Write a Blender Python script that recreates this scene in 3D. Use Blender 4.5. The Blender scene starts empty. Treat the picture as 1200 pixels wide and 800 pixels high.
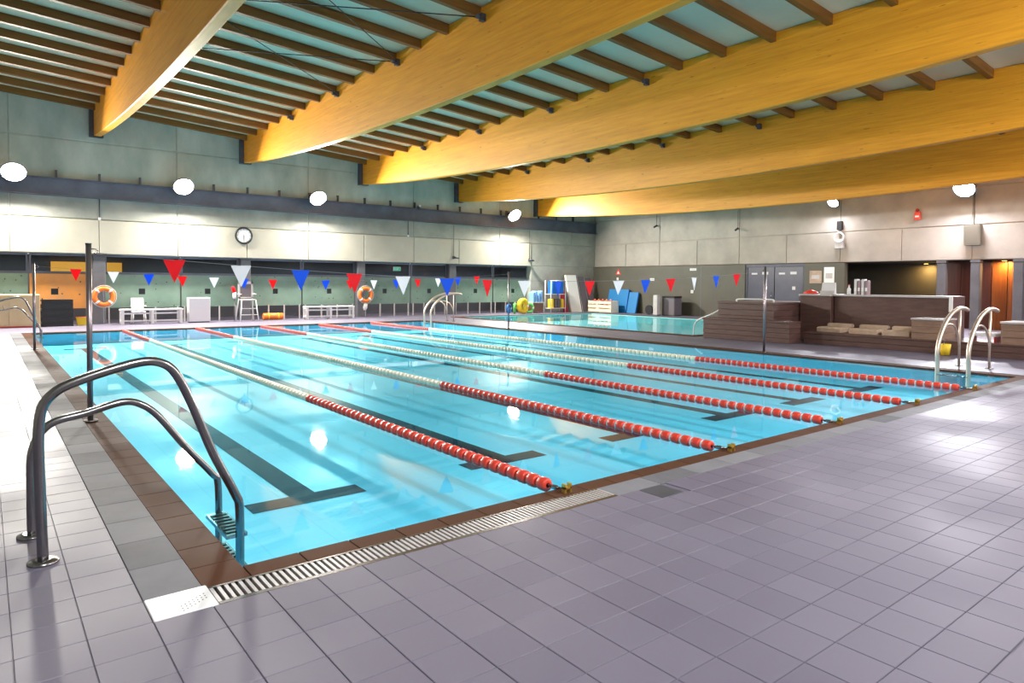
import bpy, math, random
from mathutils import Vector, Matrix
random.seed(7)
sc = bpy.context.scene
col = sc.collection

# ------------------------------------------------------------------ camera
F_PX, YAW, PITCH, ROLL, PPY = 790.68, .6649, .03, .0071, 355.67
cam_d = bpy.data.cameras.new('camera')
cam = bpy.data.objects.new('camera', cam_d); col.objects.link(cam)
cam_d.sensor_fit = 'HORIZONTAL'; cam_d.sensor_width = 36.0
cam_d.lens = 36.0 * F_PX / 1200.0
cam_d.shift_y = -(400.0 - PPY) / 1200.0
cam_d.clip_start = .05; cam_d.clip_end = 200
fw = Vector((math.sin(YAW)*math.cos(PITCH), math.cos(YAW)*math.cos(PITCH), -math.sin(PITCH)))
rt = Vector((math.cos(YAW), -math.sin(YAW), 0)); up = rt.cross(fw)
rt, up = rt*math.cos(ROLL)+up*math.sin(ROLL), up*math.cos(ROLL)-rt*math.sin(ROLL)
m = Matrix((rt, up, -fw)).transposed().to_4x4(); m.translation = Vector((-1.1381, -3.9167, 1.6))
cam.matrix_world = m
sc.camera = cam

# ------------------------------------------------------------------ world, exposure, light strengths
w = bpy.data.worlds.new('world'); sc.world = w; w.use_nodes = True
w.node_tree.nodes['Background'].inputs[0].default_value = (.5, .52, .6, 1)
w.node_tree.nodes['Background'].inputs[1].default_value = .05
sc.view_settings.view_transform = 'Standard'; sc.view_settings.look = 'None'
sc.view_settings.gamma = 1; sc.view_settings.use_curve_mapping = False
sc.view_settings.exposure = -0.45
P_FAR, P_RIGHT, P_FILL = 1700, 900, 330       # watts of the wall floodlights; the last for unseen ones added as fill
WARM, COOL = (1, .95, .86), (.92, .92, 1.0)
try:
    sc.cycles.max_bounces = 10; sc.cycles.diffuse_bounces = 5; sc.cycles.glossy_bounces = 4
    sc.cycles.transparent_max_bounces = 12; sc.cycles.sample_clamp_indirect = 6
    sc.cycles.caustics_reflective = False; sc.cycles.caustics_refractive = False
    sc.cycles.use_denoising = True
except Exception: pass

# ------------------------------------------------------------------ materials
def mat(name, color, rough=.5, metal=0, spec=.5, var=0, vscale=3, bump=0, bscale=40, color2=None, emit=None, estr=0, stretch=(1,1,1), coat=0):
    mt = bpy.data.materials.new(name); mt.use_nodes = True
    nt = mt.node_tree; b = nt.nodes['Principled BSDF']
    b.inputs['Base Color'].default_value = (*color, 1)
    b.inputs['Roughness'].default_value = rough; b.inputs['Metallic'].default_value = metal
    b.inputs['Specular IOR Level'].default_value = spec
    b.inputs['Coat Weight'].default_value = coat
    if emit: b.inputs['Emission Color'].default_value = (*emit, 1); b.inputs['Emission Strength'].default_value = estr
    if var or color2 or bump:
        tc = nt.nodes.new('ShaderNodeTexCoord'); mp = nt.nodes.new('ShaderNodeMapping')
        geo = nt.nodes.new('ShaderNodeNewGeometry')
        nt.links.new(geo.outputs['Position'], mp.inputs[0]); mp.inputs['Scale'].default_value = stretch
    if var or color2:
        n = nt.nodes.new('ShaderNodeTexNoise'); n.inputs['Scale'].default_value = vscale; n.inputs['Detail'].default_value = 6; n.inputs['Roughness'].default_value = .6
        nt.links.new(mp.outputs[0], n.inputs['Vector'])
        r = nt.nodes.new('ShaderNodeValToRGB')
        c2 = color2 or tuple(c*(1-var) for c in color)
        c1 = color if color2 else tuple(min(1, c*(1+var)) for c in color)
        r.color_ramp.elements[0].position = .32; r.color_ramp.elements[1].position = .68
        r.color_ramp.elements[0].color = (*c2, 1); r.color_ramp.elements[1].color = (*c1, 1)
        nt.links.new(n.outputs['Fac'], r.inputs[0]); nt.links.new(r.outputs[0], b.inputs['Base Color'])
    if bump:
        n2 = nt.nodes.new('ShaderNodeTexNoise'); n2.inputs['Scale'].default_value = bscale; n2.inputs['Detail'].default_value = 4
        nt.links.new(mp.outputs[0], n2.inputs['Vector'])
        bp = nt.nodes.new('ShaderNodeBump'); bp.inputs['Strength'].default_value = bump; bp.inputs['Distance'].default_value = .02
        nt.links.new(n2.outputs['Fac'], bp.inputs['Height']); nt.links.new(bp.outputs[0], b.inputs['Normal'])
    return mt

M = {}
def tile_material(name, c_a, c_b, rough, grid=None, grout=(.12,.11,.12), objrand=True, nspec=.5):
    """glazed tile; per-piece shade from Object Info, or a grid of joints where the pieces are too far to build"""
    mt = bpy.data.materials.new(name); mt.use_nodes = True; nt = mt.node_tree; b = nt.nodes['Principled BSDF']
    geo = nt.nodes.new('ShaderNodeNewGeometry')
    n = nt.nodes.new('ShaderNodeTexNoise'); n.inputs['Scale'].default_value = 2.2; n.inputs['Detail'].default_value = 7; n.inputs['Roughness'].default_value = .65
    nt.links.new(geo.outputs['Position'], n.inputs['Vector'])
    mix = nt.nodes.new('ShaderNodeMix'); mix.data_type = 'RGBA'
    mix.inputs['A'].default_value = (*c_a, 1); mix.inputs['B'].default_value = (*c_b, 1)
    src = n.outputs['Fac']
    if objrand:
        oi = nt.nodes.new('ShaderNodeObjectInfo'); ma = nt.nodes.new('ShaderNodeMath'); ma.operation = 'MULTIPLY_ADD'
        ma.inputs[1].default_value = .5; nt.links.new(oi.outputs['Random'], ma.inputs[0])
        m2 = nt.nodes.new('ShaderNodeMath'); m2.operation = 'MULTIPLY'; m2.inputs[1].default_value = .5
        nt.links.new(n.outputs['Fac'], m2.inputs[0]); nt.links.new(m2.outputs[0], ma.inputs[2]); src = ma.outputs[0]
    nt.links.new(src, mix.inputs['Factor']); out = mix.outputs['Result']
    if grid:
        br = nt.nodes.new('ShaderNodeTexBrick'); br.offset = 0; br.inputs['Scale'].default_value = 1
        br.inputs['Brick Width'].default_value = grid[0]; br.inputs['Row Height'].default_value = grid[1]
        br.inputs['Mortar Size'].default_value = .006; br.inputs['Mortar Smooth'].default_value = .1
        mp = nt.nodes.new('ShaderNodeMapping'); mp.inputs['Location'].default_value = (grid[2], grid[3], 0)
        nt.links.new(geo.outputs['Position'], mp.inputs[0]); nt.links.new(mp.outputs[0], br.inputs['Vector'])
        br.inputs['Mortar'].default_value = (*grout, 1)
        nt.links.new(out, br.inputs['Color1']); nt.links.new(out, br.inputs['Color2']); out = br.outputs['Color']
    nt.links.new(out, b.inputs['Base Color'])
    b.inputs['Roughness'].default_value = rough; b.inputs['Specular IOR Level'].default_value = nspec
    rr = nt.nodes.new('ShaderNodeMapRange'); rr.inputs[1].default_value = .35; rr.inputs[2].default_value = .65; rr.inputs[3].default_value = rough-.09; rr.inputs[4].default_value = rough+.12
    nw = nt.nodes.new('ShaderNodeTexNoise'); nw.inputs['Scale'].default_value = .55; nw.inputs['Detail'].default_value = 5
    nt.links.new(geo.outputs['Position'], nw.inputs['Vector']); nt.links.new(nw.outputs['Fac'], rr.inputs[0]); nt.links.new(rr.outputs[0], b.inputs['Roughness'])
    return mt

TX, TY = .265, .255                      # deck tile pitch
M['tile'] = tile_material('deck tile', (.112,.100,.152), (.158,.143,.20), .50, nspec=.7)
M['tile_far'] = tile_material('deck tile field', (.112,.100,.152), (.158,.143,.20), .50, (TX, TY, .53, .43), (.11,.10,.145), objrand=False, nspec=.7)
M['brown'] = tile_material('brown coping tile', (.075,.034,.019), (.115,.052,.03), .6, nspec=.03)
M['strip'] = tile_material('grey stone slab', (.06,.06,.068), (.30,.30,.33), .6, nspec=.06)
M['grout'] = mat('grout', (.10,.095,.10), .8)
M['white_plate'] = mat('white plate', (.85,.85,.87), .35)
M['steel'] = mat('brushed steel', (.28,.27,.28), .25, 1, var=.1, vscale=8)
M['steel_beige'] = mat('satin steel rail', (.72,.60,.50), .4, .85)
M['dark_steel'] = mat('dark steel', (.07,.075,.10), .45, .3, var=.2)
M['channel'] = mat('painted steel channel', (.10,.115,.16), .45, .2, var=.25, vscale=1.2)
M['pole'] = mat('pole metal', (.33,.28,.30), .3, .9)
M['black'] = mat('black plastic', (.012,.012,.016), .45)
M['black_line'] = mat('black lane tile', (.004,.018,.04), .6, spec=.1)
M['red'] = mat('red plastic', (.78,.055,.03), .35)
M['red_dark'] = mat('dark red plastic', (.5,.03,.02), .4)
M['cream'] = mat('cream plastic', (.95,.89,.70), .4)
M['white'] = mat('white plastic', (.85,.85,.84), .4)
M['orange'] = mat('orange plastic', (.95,.22,.03), .4)
M['flag_red'] = mat('red pennant', (.85,.03,.05), .7)
M['flag_blue'] = mat('blue pennant', (.02,.16,.75), .7)
M['flag_white'] = mat('white pennant', (.88,.88,.92), .7)
M['brass'] = mat('brass', (.85,.55,.12), .3, .8)
M['rope'] = mat('white cord', (.7,.7,.7), .7)
M['cord'] = mat('thin grey cord', (.25,.25,.27), .8)
def cloth(name, c):
    mt = mat(name, c, .7); nt = mt.node_tree; b_ = nt.nodes['Principled BSDF']; o_ = nt.nodes['Material Output']
    tl = nt.nodes.new('ShaderNodeBsdfTranslucent'); tl.inputs[0].default_value = (*c, 1); ms = nt.nodes.new('ShaderNodeMixShader'); ms.inputs[0].default_value = .5
    nt.links.new(b_.outputs[0], ms.inputs[1]); nt.links.new(tl.outputs[0], ms.inputs[2]); nt.links.new(ms.outputs[0], o_.inputs[0]); return mt
M['flag_red'] = cloth('red pennant cloth', (.90,.02,.035)); M['flag_blue'] = cloth('blue pennant cloth', (.015,.17,.85)); M['flag_white'] = cloth('white pennant cloth', (.9,.9,.93))
M['concrete'] = mat('board concrete', (.40,.395,.35), .75, var=.0, color2=(.26,.27,.24), vscale=.9, bump=.15, bscale=14)
M['concrete_hi'] = mat('weathered concrete', (.55,.59,.53), .8, color2=(.30,.35,.31), vscale=.8, stretch=(1,1,.45), bump=.2, bscale=9)
M['lintel'] = mat('pale concrete', (.50,.465,.385), .75, color2=(.41,.385,.32), vscale=.7, bump=.08, bscale=14)
M['right_conc'] = mat('right wall concrete', (.47,.42,.37), .75, color2=(.34,.305,.27), vscale=.8, bump=.12, bscale=14)
M['olive'] = mat('olive grey wall', (.105,.098,.075), .6, var=.12, vscale=.8)
M['dark_recess'] = mat('dark corridor', (.14,.14,.16), .7)
M['green_panel'] = mat('green concrete panel', (.33,.47,.39), .6, color2=(.24,.37,.31), vscale=1.1)
M['orange_lit_panel'] = mat('orange lit panel', (.85,.36,.07), .6, color2=(.75,.30,.10), vscale=1)  # orange stands for the light on the panel
M['column'] = mat('dark column', (.11,.11,.125), .6, var=.15, vscale=2)
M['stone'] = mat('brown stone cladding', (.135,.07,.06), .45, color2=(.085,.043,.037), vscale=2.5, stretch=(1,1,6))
M['stone_lit'] = mat('lit tone stone cladding', (.30,.19,.13), .45, color2=(.20,.12,.085), vscale=2.5, stretch=(1,1,6))  # lighter copy of the stone; light on the blocks put into the colour
M['stone_top'] = mat('pale stone top', (.5,.47,.47), .35, var=.1)
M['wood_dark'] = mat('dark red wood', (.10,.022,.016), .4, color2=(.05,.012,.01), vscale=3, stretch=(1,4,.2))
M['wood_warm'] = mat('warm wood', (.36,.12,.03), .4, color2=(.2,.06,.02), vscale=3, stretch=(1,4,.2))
M['bluegrey'] = mat('blue grey door', (.062,.062,.10), .3, var=.15)
M['deck_roof'] = mat('pale roof sheet', (.78,.76,.58), .6, color2=(.68,.67,.52), vscale=.6)
M['rafter'] = mat('brown rafter wood', (.22,.095,.010), .6, color2=(.14,.058,.007), vscale=4, stretch=(.3,3,3))
M['cabinet'] = mat('cream cabinet', (.62,.49,.29), .5, var=.05)
M['yellow'] = mat('yellow foam', (.9,.62,.03), .6)
M['green'] = mat('green foam', (.12,.55,.12), .6)
M['blue'] = mat('blue foam', (.01,.17,.65), .55)
M['blue_mat'] = mat('blue mat', (.01,.20,.50), .5)
M['ltblue'] = mat('light blue foam', (.25,.48,.85), .6)
M['crimson'] = mat('crimson board', (.6,.02,.07), .5)
M['dusty'] = mat('dusty pink card', (.32,.22,.24), .6)
M['speaker_cloth'] = mat('grey beige speaker cloth', (.22,.20,.16), .8)
M['mat_grey'] = mat('grey mat', (.14,.12,.14), .6)
M['brownbox'] = mat('brown box', (.22,.12,.08), .6)
M['tan'] = mat('tan cushion', (.55,.42,.32), .7, color2=(.4,.28,.2), vscale=4)
M['paper'] = mat('paper', (.7,.7,.72), .6)
M['exit'] = mat('exit sign face', (.02,.3,.12), .5, emit=(.05,.8,.4), estr=1.2)
M['warm_lamp'] = mat('warm lamp', (1,.8,.4), .5, emit=(1,.6,.15), estr=9)
M['fill_glow'] = mat('fill panel glow', (1,1,1), .4, emit=(1,.95,.88), estr=.6)  # glow of the added corridor panels
M['glow_orange'] = mat('orange board with added glow', (.9,.4,.05), .5, emit=(1,.42,.04), estr=1.8, var=.1, vscale=4)  # emission added to make the boards look bright
M['lamp'] = mat('floodlight lens', (1,1,1), .3, emit=(1,.96,.9), estr=160)
M['lamp_cool'] = mat('cool floodlight lens', (1,1,1), .3, emit=(.95,.96,1), estr=120)
M['pool_floor'] = tile_material('pool tile', (.26,.70,.90), (.32,.78,.96), .5, (.5,.5,0,0), grout=(.25,.68,.88), objrand=False)
M['pool_floor2'] = mat('teal pool tile', (.30,.62,.66), .5)

def wood_beam():
    mt = bpy.data.materials.new('glulam wood'); mt.use_nodes = True; nt = mt.node_tree; b = nt.nodes['Principled BSDF']
    geo = nt.nodes.new('ShaderNodeNewGeometry')
    mp = nt.nodes.new('ShaderNodeMapping'); mp.inputs['Scale'].default_value = (3, .35, 9)
    nt.links.new(geo.outputs['Position'], mp.inputs[0])
    n = nt.nodes.new('ShaderNodeTexNoise'); n.inputs['Scale'].default_value = 2; n.inputs['Detail'].default_value = 8; n.inputs['Roughness'].default_value = .65
    nt.links.new(mp.outputs[0], n.inputs[0])
    r = nt.nodes.new('ShaderNodeValToRGB')
    r.color_ramp.elements[0].position = .3; r.color_ramp.elements[1].position = .7
    r.color_ramp.elements[0].color = (.66,.255,.010,1); r.color_ramp.elements[1].color = (.92,.41,.022,1)
    nt.links.new(n.outputs['Fac'], r.inputs[0])
    mp2 = nt.nodes.new('ShaderNodeMapping'); mp2.inputs['Scale'].default_value = (6, 2.2, 22)
    nt.links.new(geo.outputs['Position'], mp2.inputs[0])
    n3 = nt.nodes.new('ShaderNodeTexNoise'); n3.inputs['Scale'].default_value = 1.2; n3.inputs['Detail'].default_value = 2
    nt.links.new(mp2.outputs[0], n3.inputs[0])
    r2 = nt.nodes.new('ShaderNodeValToRGB'); r2.color_ramp.elements[0].position = .24; r2.color_ramp.elements[1].position = .30
    r2.color_ramp.elements[0].color = (.45,.4,.4,1); r2.color_ramp.elements[1].color = (1,1,1,1)
    nt.links.new(n3.outputs['Fac'], r2.inputs[0])
    mx = nt.nodes.new('ShaderNodeMix'); mx.data_type = 'RGBA'; mx.blend_type = 'MULTIPLY'; mx.inputs['Factor'].default_value = 1
    nt.links.new(r.outputs[0], mx.inputs['A']); nt.links.new(r2.outputs[0], mx.inputs['B'])
    nt.links.new(mx.outputs['Result'], b.inputs['Base Color']); b.inputs['Roughness'].default_value = .5
    return mt
M['beam'] = wood_beam()

def water(name, tint, rough=.02):
    mt = bpy.data.materials.new(name); mt.use_nodes = True; nt = mt.node_tree
    for n in list(nt.nodes): nt.nodes.remove(n)
    o = nt.nodes.new('ShaderNodeOutputMaterial'); mix = nt.nodes.new('ShaderNodeMixShader')
    tr = nt.nodes.new('ShaderNodeBsdfTransparent'); tr.inputs[0].default_value = (*tint, 1)
    gl = nt.nodes.new('ShaderNodeBsdfGlossy'); gl.inputs['Roughness'].default_value = rough; gl.inputs[0].default_value = (1,1,1,1)
    geo = nt.nodes.new('ShaderNodeNewGeometry')
    # Schlick reflectance, the same seen from above and below the surface
    def mth(op, a, b_=None, c=None):
        q = nt.nodes.new('ShaderNodeMath'); q.operation = op
        for i, val in enumerate((a, b_, c)):
            if val is None: continue
            if isinstance(val, (int, float)): q.inputs[i].default_value = val
            else: nt.links.new(val, q.inputs[i])
        return q.outputs[0]
    dt = nt.nodes.new('ShaderNodeVectorMath'); dt.operation = 'DOT_PRODUCT'
    nt.links.new(geo.outputs['Incoming'], dt.inputs[0]); nt.links.new(geo.outputs['Normal'], dt.inputs[1])
    frv = mth('MULTIPLY_ADD', mth('POWER', mth('SUBTRACT', 1.0, mth('ABSOLUTE', dt.outputs['Value'])), 7.0), .74, .02)
    n = nt.nodes.new('ShaderNodeTexNoise'); n.inputs['Scale'].default_value = 1.1; n.inputs['Detail'].default_value = 2
    nt.links.new(geo.outputs['Position'], n.inputs['Vector'])
    bp = nt.nodes.new('ShaderNodeBump'); bp.inputs['Strength'].default_value = .02; bp.inputs['Distance'].default_value = .05
    nt.links.new(n.outputs['Fac'], bp.inputs['Height'])
    nt.links.new(bp.outputs[0], gl.inputs['Normal'])
    nt.links.new(frv, mix.inputs[0]); nt.links.new(tr.outputs[0], mix.inputs[1]); nt.links.new(gl.outputs[0], mix.inputs[2])
    nt.links.new(mix.outputs[0], o.inputs[0])
    return mt
M['water'] = water('pool water', (.56,.92,1.0))
M['water2'] = water('small pool water', (.70,.95,.97))
def glass(name, tint):
    mt = water(name, tint, .03); 
    return mt
M['glass'] = glass('window glass', (.55,.62,.66))

# ------------------------------------------------------------------ mesh helpers
class MB:
    def __init__(s): s.v = []; s.f = []; s.m = []; s.smooth = []
    def add(s, vs, fs, mi=0, sm=False):
        b = len(s.v); s.v += [tuple(v) for v in vs]
        for f in fs: s.f.append(tuple(b+i for i in f)); s.m.append(mi); s.smooth.append(sm)
        return s
    def box(s, x0, x1, y0, y1, z0, z1, mi=0):
        return s.add([(x0,y0,z0),(x1,y0,z0),(x1,y1,z0),(x0,y1,z0),(x0,y0,z1),(x1,y0,z1),(x1,y1,z1),(x0,y1,z1)],
                     [(0,3,2,1),(4,5,6,7),(0,1,5,4),(1,2,6,5),(2,3,7,6),(3,0,4,7)], mi)
    def bbox(s, x0, x1, y0, y1, z0, z1, c=.01, mi=0):
        """box with chamfered vertical and top edges"""
        def ring(d, z): return [(x0+d+c,y0+d,z),(x1-d-c,y0+d,z),(x1-d,y0+d+c,z),(x1-d,y1-d-c,z),(x1-d-c,y1-d,z),(x0+d+c,y1-d,z),(x0+d,y1-d-c,z),(x0+d,y0+d+c,z)]
        vs = ring(0,z0)+ring(0,z1-c)+ring(c,z1)
        fs = [tuple(range(7,-1,-1)), tuple(range(16,24))]
        for k in (0,8): fs += [(k+i, k+(i+1)%8, k+8+(i+1)%8, k+8+i) for i in range(8)]
        return s.add(vs, fs, mi)
    def tube(s, pts, r, n=10, mi=0, cap=True, closed=False):
        pts = [Vector(p) for p in pts]; N = len(pts); rings = []
        prev = None; vs = []
        for i, p in enumerate(pts):
            if closed: t = (pts[(i+1)%N]-pts[i-1])
            else: t = (pts[min(i+1,N-1)]-pts[max(i-1,0)])
            t.normalize()
            if prev is None:
                a = Vector((0,0,1)) if abs(t.z) < .9 else Vector((1,0,0)); nn = t.cross(a).normalized()
            else: nn = (prev - t*prev.dot(t)).normalized()
            prev = nn; bb = t.cross(nn); rr = r[i] if isinstance(r, (list,tuple)) else r
            vs += [p + (nn*math.cos(2*math.pi*k/n)+bb*math.sin(2*math.pi*k/n))*rr for k in range(n)]
        fs = []
        for i in range(N if closed else N-1):
            a, b2 = i*n, ((i+1)%N)*n
            fs += [(a+k, a+(k+1)%n, b2+(k+1)%n, b2+k) for k in range(n)]
        s.add(vs, fs, mi, True)
        if cap and not closed:
            b = len(s.v)-N*n
            s.f.append(tuple(b+k for k in range(n-1,-1,-1))); s.m.append(mi); s.smooth.append(False)
            s.f.append(tuple(b+(N-1)*n+k for k in range(n))); s.m.append(mi); s.smooth.append(False)
        return s
    def cyl(s, x, y, z0, z1, r, n=16, mi=0): return s.tube([(x,y,z0),(x,y,z1)], r, n, mi)
    def prism(s, poly, ax, a0, a1, mi=0):
        """poly of 2-D points swept along axis ax ('x','y','z') between a0 and a1"""
        def P(p, a): return {'x': (a,p[0],p[1]), 'y': (p[0],a,p[1]), 'z': (p[0],p[1],a)}[ax]
        n = len(poly); vs = [P(p,a0) for p in poly]+[P(p,a1) for p in poly]
        fs = [tuple(range(n-1,-1,-1)), tuple(range(n,2*n))]+[(i,(i+1)%n,n+(i+1)%n,n+i) for i in range(n)]
        return s.add(vs, fs, mi)
    def ball(s, x, y, z, rx, ry, rz, mi=0, nu=12, nv=8):
        vs = []; fs = []
        for j in range(nv+1):
            th = math.pi*j/nv
            for i in range(nu):
                ph = 2*math.pi*i/nu; vs.append((x+rx*math.sin(th)*math.cos(ph), y+ry*math.sin(th)*math.sin(ph), z+rz*math.cos(th)))
        for j in range(nv):
            for i in range(nu): fs.append((j*nu+i, (j+1)*nu+i, (j+1)*nu+(i+1)%nu, j*nu+(i+1)%nu))
        return s.add(vs, fs, mi, True)
    def mesh(s, name, mats):
        me = bpy.data.meshes.new(name); me.from_pydata(s.v, [], s.f); me.update()
        for mm in (mats if isinstance(mats, (list,tuple)) else [mats]): me.materials.append(M[mm] if isinstance(mm, str) else mm)
        me.polygons.foreach_set('material_index', s.m); me.polygons.foreach_set('use_smooth', s.smooth)
        me.validate(); 
        import bmesh
        bm = bmesh.new(); bm.from_mesh(me); bmesh.ops.recalc_face_normals(bm, faces=bm.faces); bm.to_mesh(me); bm.free()
        return me
    def obj(s, name, mats, parent=None, loc=None, rot=None):
        o = bpy.data.objects.new(name, s.mesh(name, mats)); col.objects.link(o); o.parent = parent
        if loc: o.location = loc
        if rot: o.rotation_euler = rot
        return o
def link(name, me, parent=None, loc=(0,0,0), rot=None):
    o = bpy.data.objects.new(name, me); col.objects.link(o); o.parent = parent; o.location = loc
    if rot: o.rotation_euler = rot
    return o
def tag(o, label, cat, group=None, kind=None):
    o['label'] = label; o['category'] = cat
    if group: o['group'] = group
    if kind: o['kind'] = kind
    return o
def thing(name, label, cat, loc=(0,0,0), rz=0, group=None):
    o = bpy.data.objects.new(name, None); col.objects.link(o); o.location = loc; o.rotation_euler = (0,0,rz)
    o.empty_display_size = .1
    return tag(o, label, cat, group)
def struct(o, label=None):
    o['kind'] = 'structure'
    if label: o['label'] = label
    return o
def spline(pts, sub=6):
    P = [Vector(p) for p in pts]; out = []
    for i in range(len(P)-1):
        p0, p1, p2, p3 = P[max(i-1,0)], P[i], P[i+1], P[min(i+2,len(P)-1)]
        for k in range(sub):
            t = k/sub
            out.append(.5*((2*p1)+(-p0+p2)*t+(2*p0-5*p1+4*p2-p3)*t*t+(-p0+3*p1-3*p2+p3)*t**3))
    out.append(P[-1]); return out
def rects_minus(x0, x1, y0, y1, holes):
    xs = sorted({x0,x1,*[h[0] for h in holes],*[h[1] for h in holes]}); ys = sorted({y0,y1,*[h[2] for h in holes],*[h[3] for h in holes]})
    out = []
    for a,b in zip(xs,xs[1:]):
        for c,d in zip(ys,ys[1:]):
            mx, my = (a+b)/2, (c+d)/2
            if x0 < mx < x1 and y0 < my < y1 and not any(h[0] < mx < h[1] and h[2] < my < h[3] for h in holes): out.append((a,b,c,d))
    return out

# ------------------------------------------------------------------ key dimensions
PW, PL = 13.48, 21.0                 # main pool water
YW, XW = 24.92, 27.75                # far wall and right wall faces
YN, XL = -5.3, -5.2                  # wall behind the camera, wall to the left
BEAM_X = [2.2+5.25*k for k in range(5)]
ROPE_X = [2.398+2.1716*k for k in range(5)]
P2 = (16.45, 25.1, 9.3, 22.5)        # second pool
HOLE1 = (-.53, PW+.25, -.43, PL+.25)
def ztop(x): return 7.814-.0705*x    # underside of the rafters
SL = math.atan(.0705)

# ------------------------------------------------------------------ floor and basins
b = MB()
for (x0,x1,y0,y1) in rects_minus(XL, 32, YN, 30, [HOLE1, P2]): b.add([(x0,y0,-.006),(x1,y0,-.006),(x1,y1,-.006),(x0,y1,-.006)], [(0,1,2,3)])
floor = struct(b.obj('floor', 'tile_far'), 'grey violet tiled pool deck')
# individual deck tiles in the foreground
g = .0018
tme = MB().bbox(-TX/2+g, TX/2-g, -TY/2+g, TY/2-g, -.014, 0, .0025).mesh('deck_tile', 'tile')
cells = []
C0 = Vector((-1.1381, -3.9167))
ix0, ix1 = -4, 55
for i in range(-6, 54):
    for j in range(-14, 45):
        x0, y0 = -.53+i*TX, -.43+j*TY
        if j >= 0 and i >= 0: continue
        cx, cy = x0+TX/2, y0+TY/2
        if j >= 0 and j*TY > 9: continue
        d = Vector((cx, cy))-C0; dep = d.x*fw.x+d.y*fw.y; lat = d.x*rt.x+d.y*rt.y
        if dep < 2.2 or abs(lat)/dep > .82 or dep > 15: continue
        if abs(cx-2.98) < .13 and abs(cy+.56) < .127: continue
        cells.append((dep, cx, cy))
cells.sort()
for dep, cx, cy in cells[:300]: link('deck_tile', tme, floor, (cx, cy, 0))
b = MB()
for dep, cx, cy in cells[300:]: b.bbox(cx-TX/2+g, cx+TX/2-g, cy-TY/2+g, cy+TY/2-g, -.014, 0, .0025)
o = b.obj('deck_tiles', 'tile', floor); o['kind'] = 'stuff'
tag(MB().bbox(2.98-.128,2.98+.128,-.56-.122,-.56+.122,-.012,.002,.004).obj('drain_cover', 'dark_steel'), 'small dark square drain cover set in the tiles near the pool', 'drain cover')

ZF = -.40                             # apparent depth of the pool floor
pool = thing('swimming_pool', 'large blue lap pool with six lanes and brown tiled edge', 'pool', (0,0,0))
b = MB()
b.add([(0,0,ZF),(PW,0,ZF),(PW,PL,ZF),(0,PL,ZF)], [(0,1,2,3)])
for a,c in (((0,0),(PW,0)),((PW,0),(PW,PL)),((PW,PL),(0,PL)),((0,PL),(0,0))):
    b.add([(*a,ZF),(*c,ZF),(*c,-.05),(*a,-.05)], [(0,1,2,3)])
b.obj('basin', 'pool_floor', pool)
b = MB()
for r in rects_minus(HOLE1[0], HOLE1[1], HOLE1[2], HOLE1[3], [(0,PW,0,PL)]): b.box(*r, -.06, -.03)
b.obj('edge_bed', 'grout', pool)
lanes = [ROPE_X[0]/2]+[(ROPE_X[k]+ROPE_X[k+1])/2 for k in range(4)]+[(ROPE_X[4]+PW)/2]
for x in lanes:
    MB().box(x-.12, x+.12, 2.0, PL-1.6, ZF+.001, ZF+.004).box(x-.53, x+.53, 1.98, 2.24, ZF+.001, ZF+.0045).box(x-.53, x+.53, PL-1.84, PL-1.6, ZF+.001, ZF+.0045).obj('lane_marking', 'black_line', pool)
# brown coping tiles, one by one
def coping(x0, x1, y0, y1, nx, ny, z0, z1):
    dx, dy = (x1-x0)/nx, (y1-y0)/ny
    me = MB().bbox(-dx/2+.003, dx/2-.003, -dy/2+.003, dy/2-.003, z0, z1, .002).mesh('coping_tile', 'brown')
    for i in range(nx):
        for j in range(ny): link('coping_tile', me, pool, (x0+dx*(i+.5), y0+dy*(j+.5), 0))
coping(-.25, 0, -.2, PL+.25, 1, 66, -.05, -.012)
coping(0, PW, -.2, 0, 42, 1, -.05, -.012)
coping(PW, PW+.25, -.2, PL+.25, 1, 66, -.05, -.012)
coping(0, PW, PL, PL+.25, 42, 1, -.05, -.012)
wat = tag(MB().add([(.0,.0,-.03),(PW,0,-.03),(PW,PL,-.03),(0,PL,-.03)], [(0,1,2,3)]).obj('pool_water', 'water'), 'clear still water filling the large lap pool', 'water', kind='stuff')
# grey slab strip along the left side
st = thing('gutter_slab_strip', 'worn grey stone slab strip along the left pool edge', 'stone strip', (0,0,0))
n = 48; dy = (PL+.25+.16)/n
me = MB().bbox(-.137,.137,-dy/2+.002,dy/2-.002,-.03,-.002,.003).mesh('slab', 'strip')
for k in range(n): link('slab', me, st, (-.39, -.16+dy*(k+.5), 0))
tag(MB().bbox(-.527,-.235,-.427,-.165,-.03,.002,.004).obj('corner_plate', 'white_plate'), 'white square plate at the near corner of the pool gutter', 'plate')
pl_ = bpy.data.objects['corner_plate']; b = MB()
for k in range(7):
    for q in range(3): b.tube([(-.39+.02*k,-.40+.028*q+.013*k,.002),(-.39+.02*k,-.40+.028*q+.013*k,.0032)], .004, 6)
b.obj('drain_holes', 'black', pl_)
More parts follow.
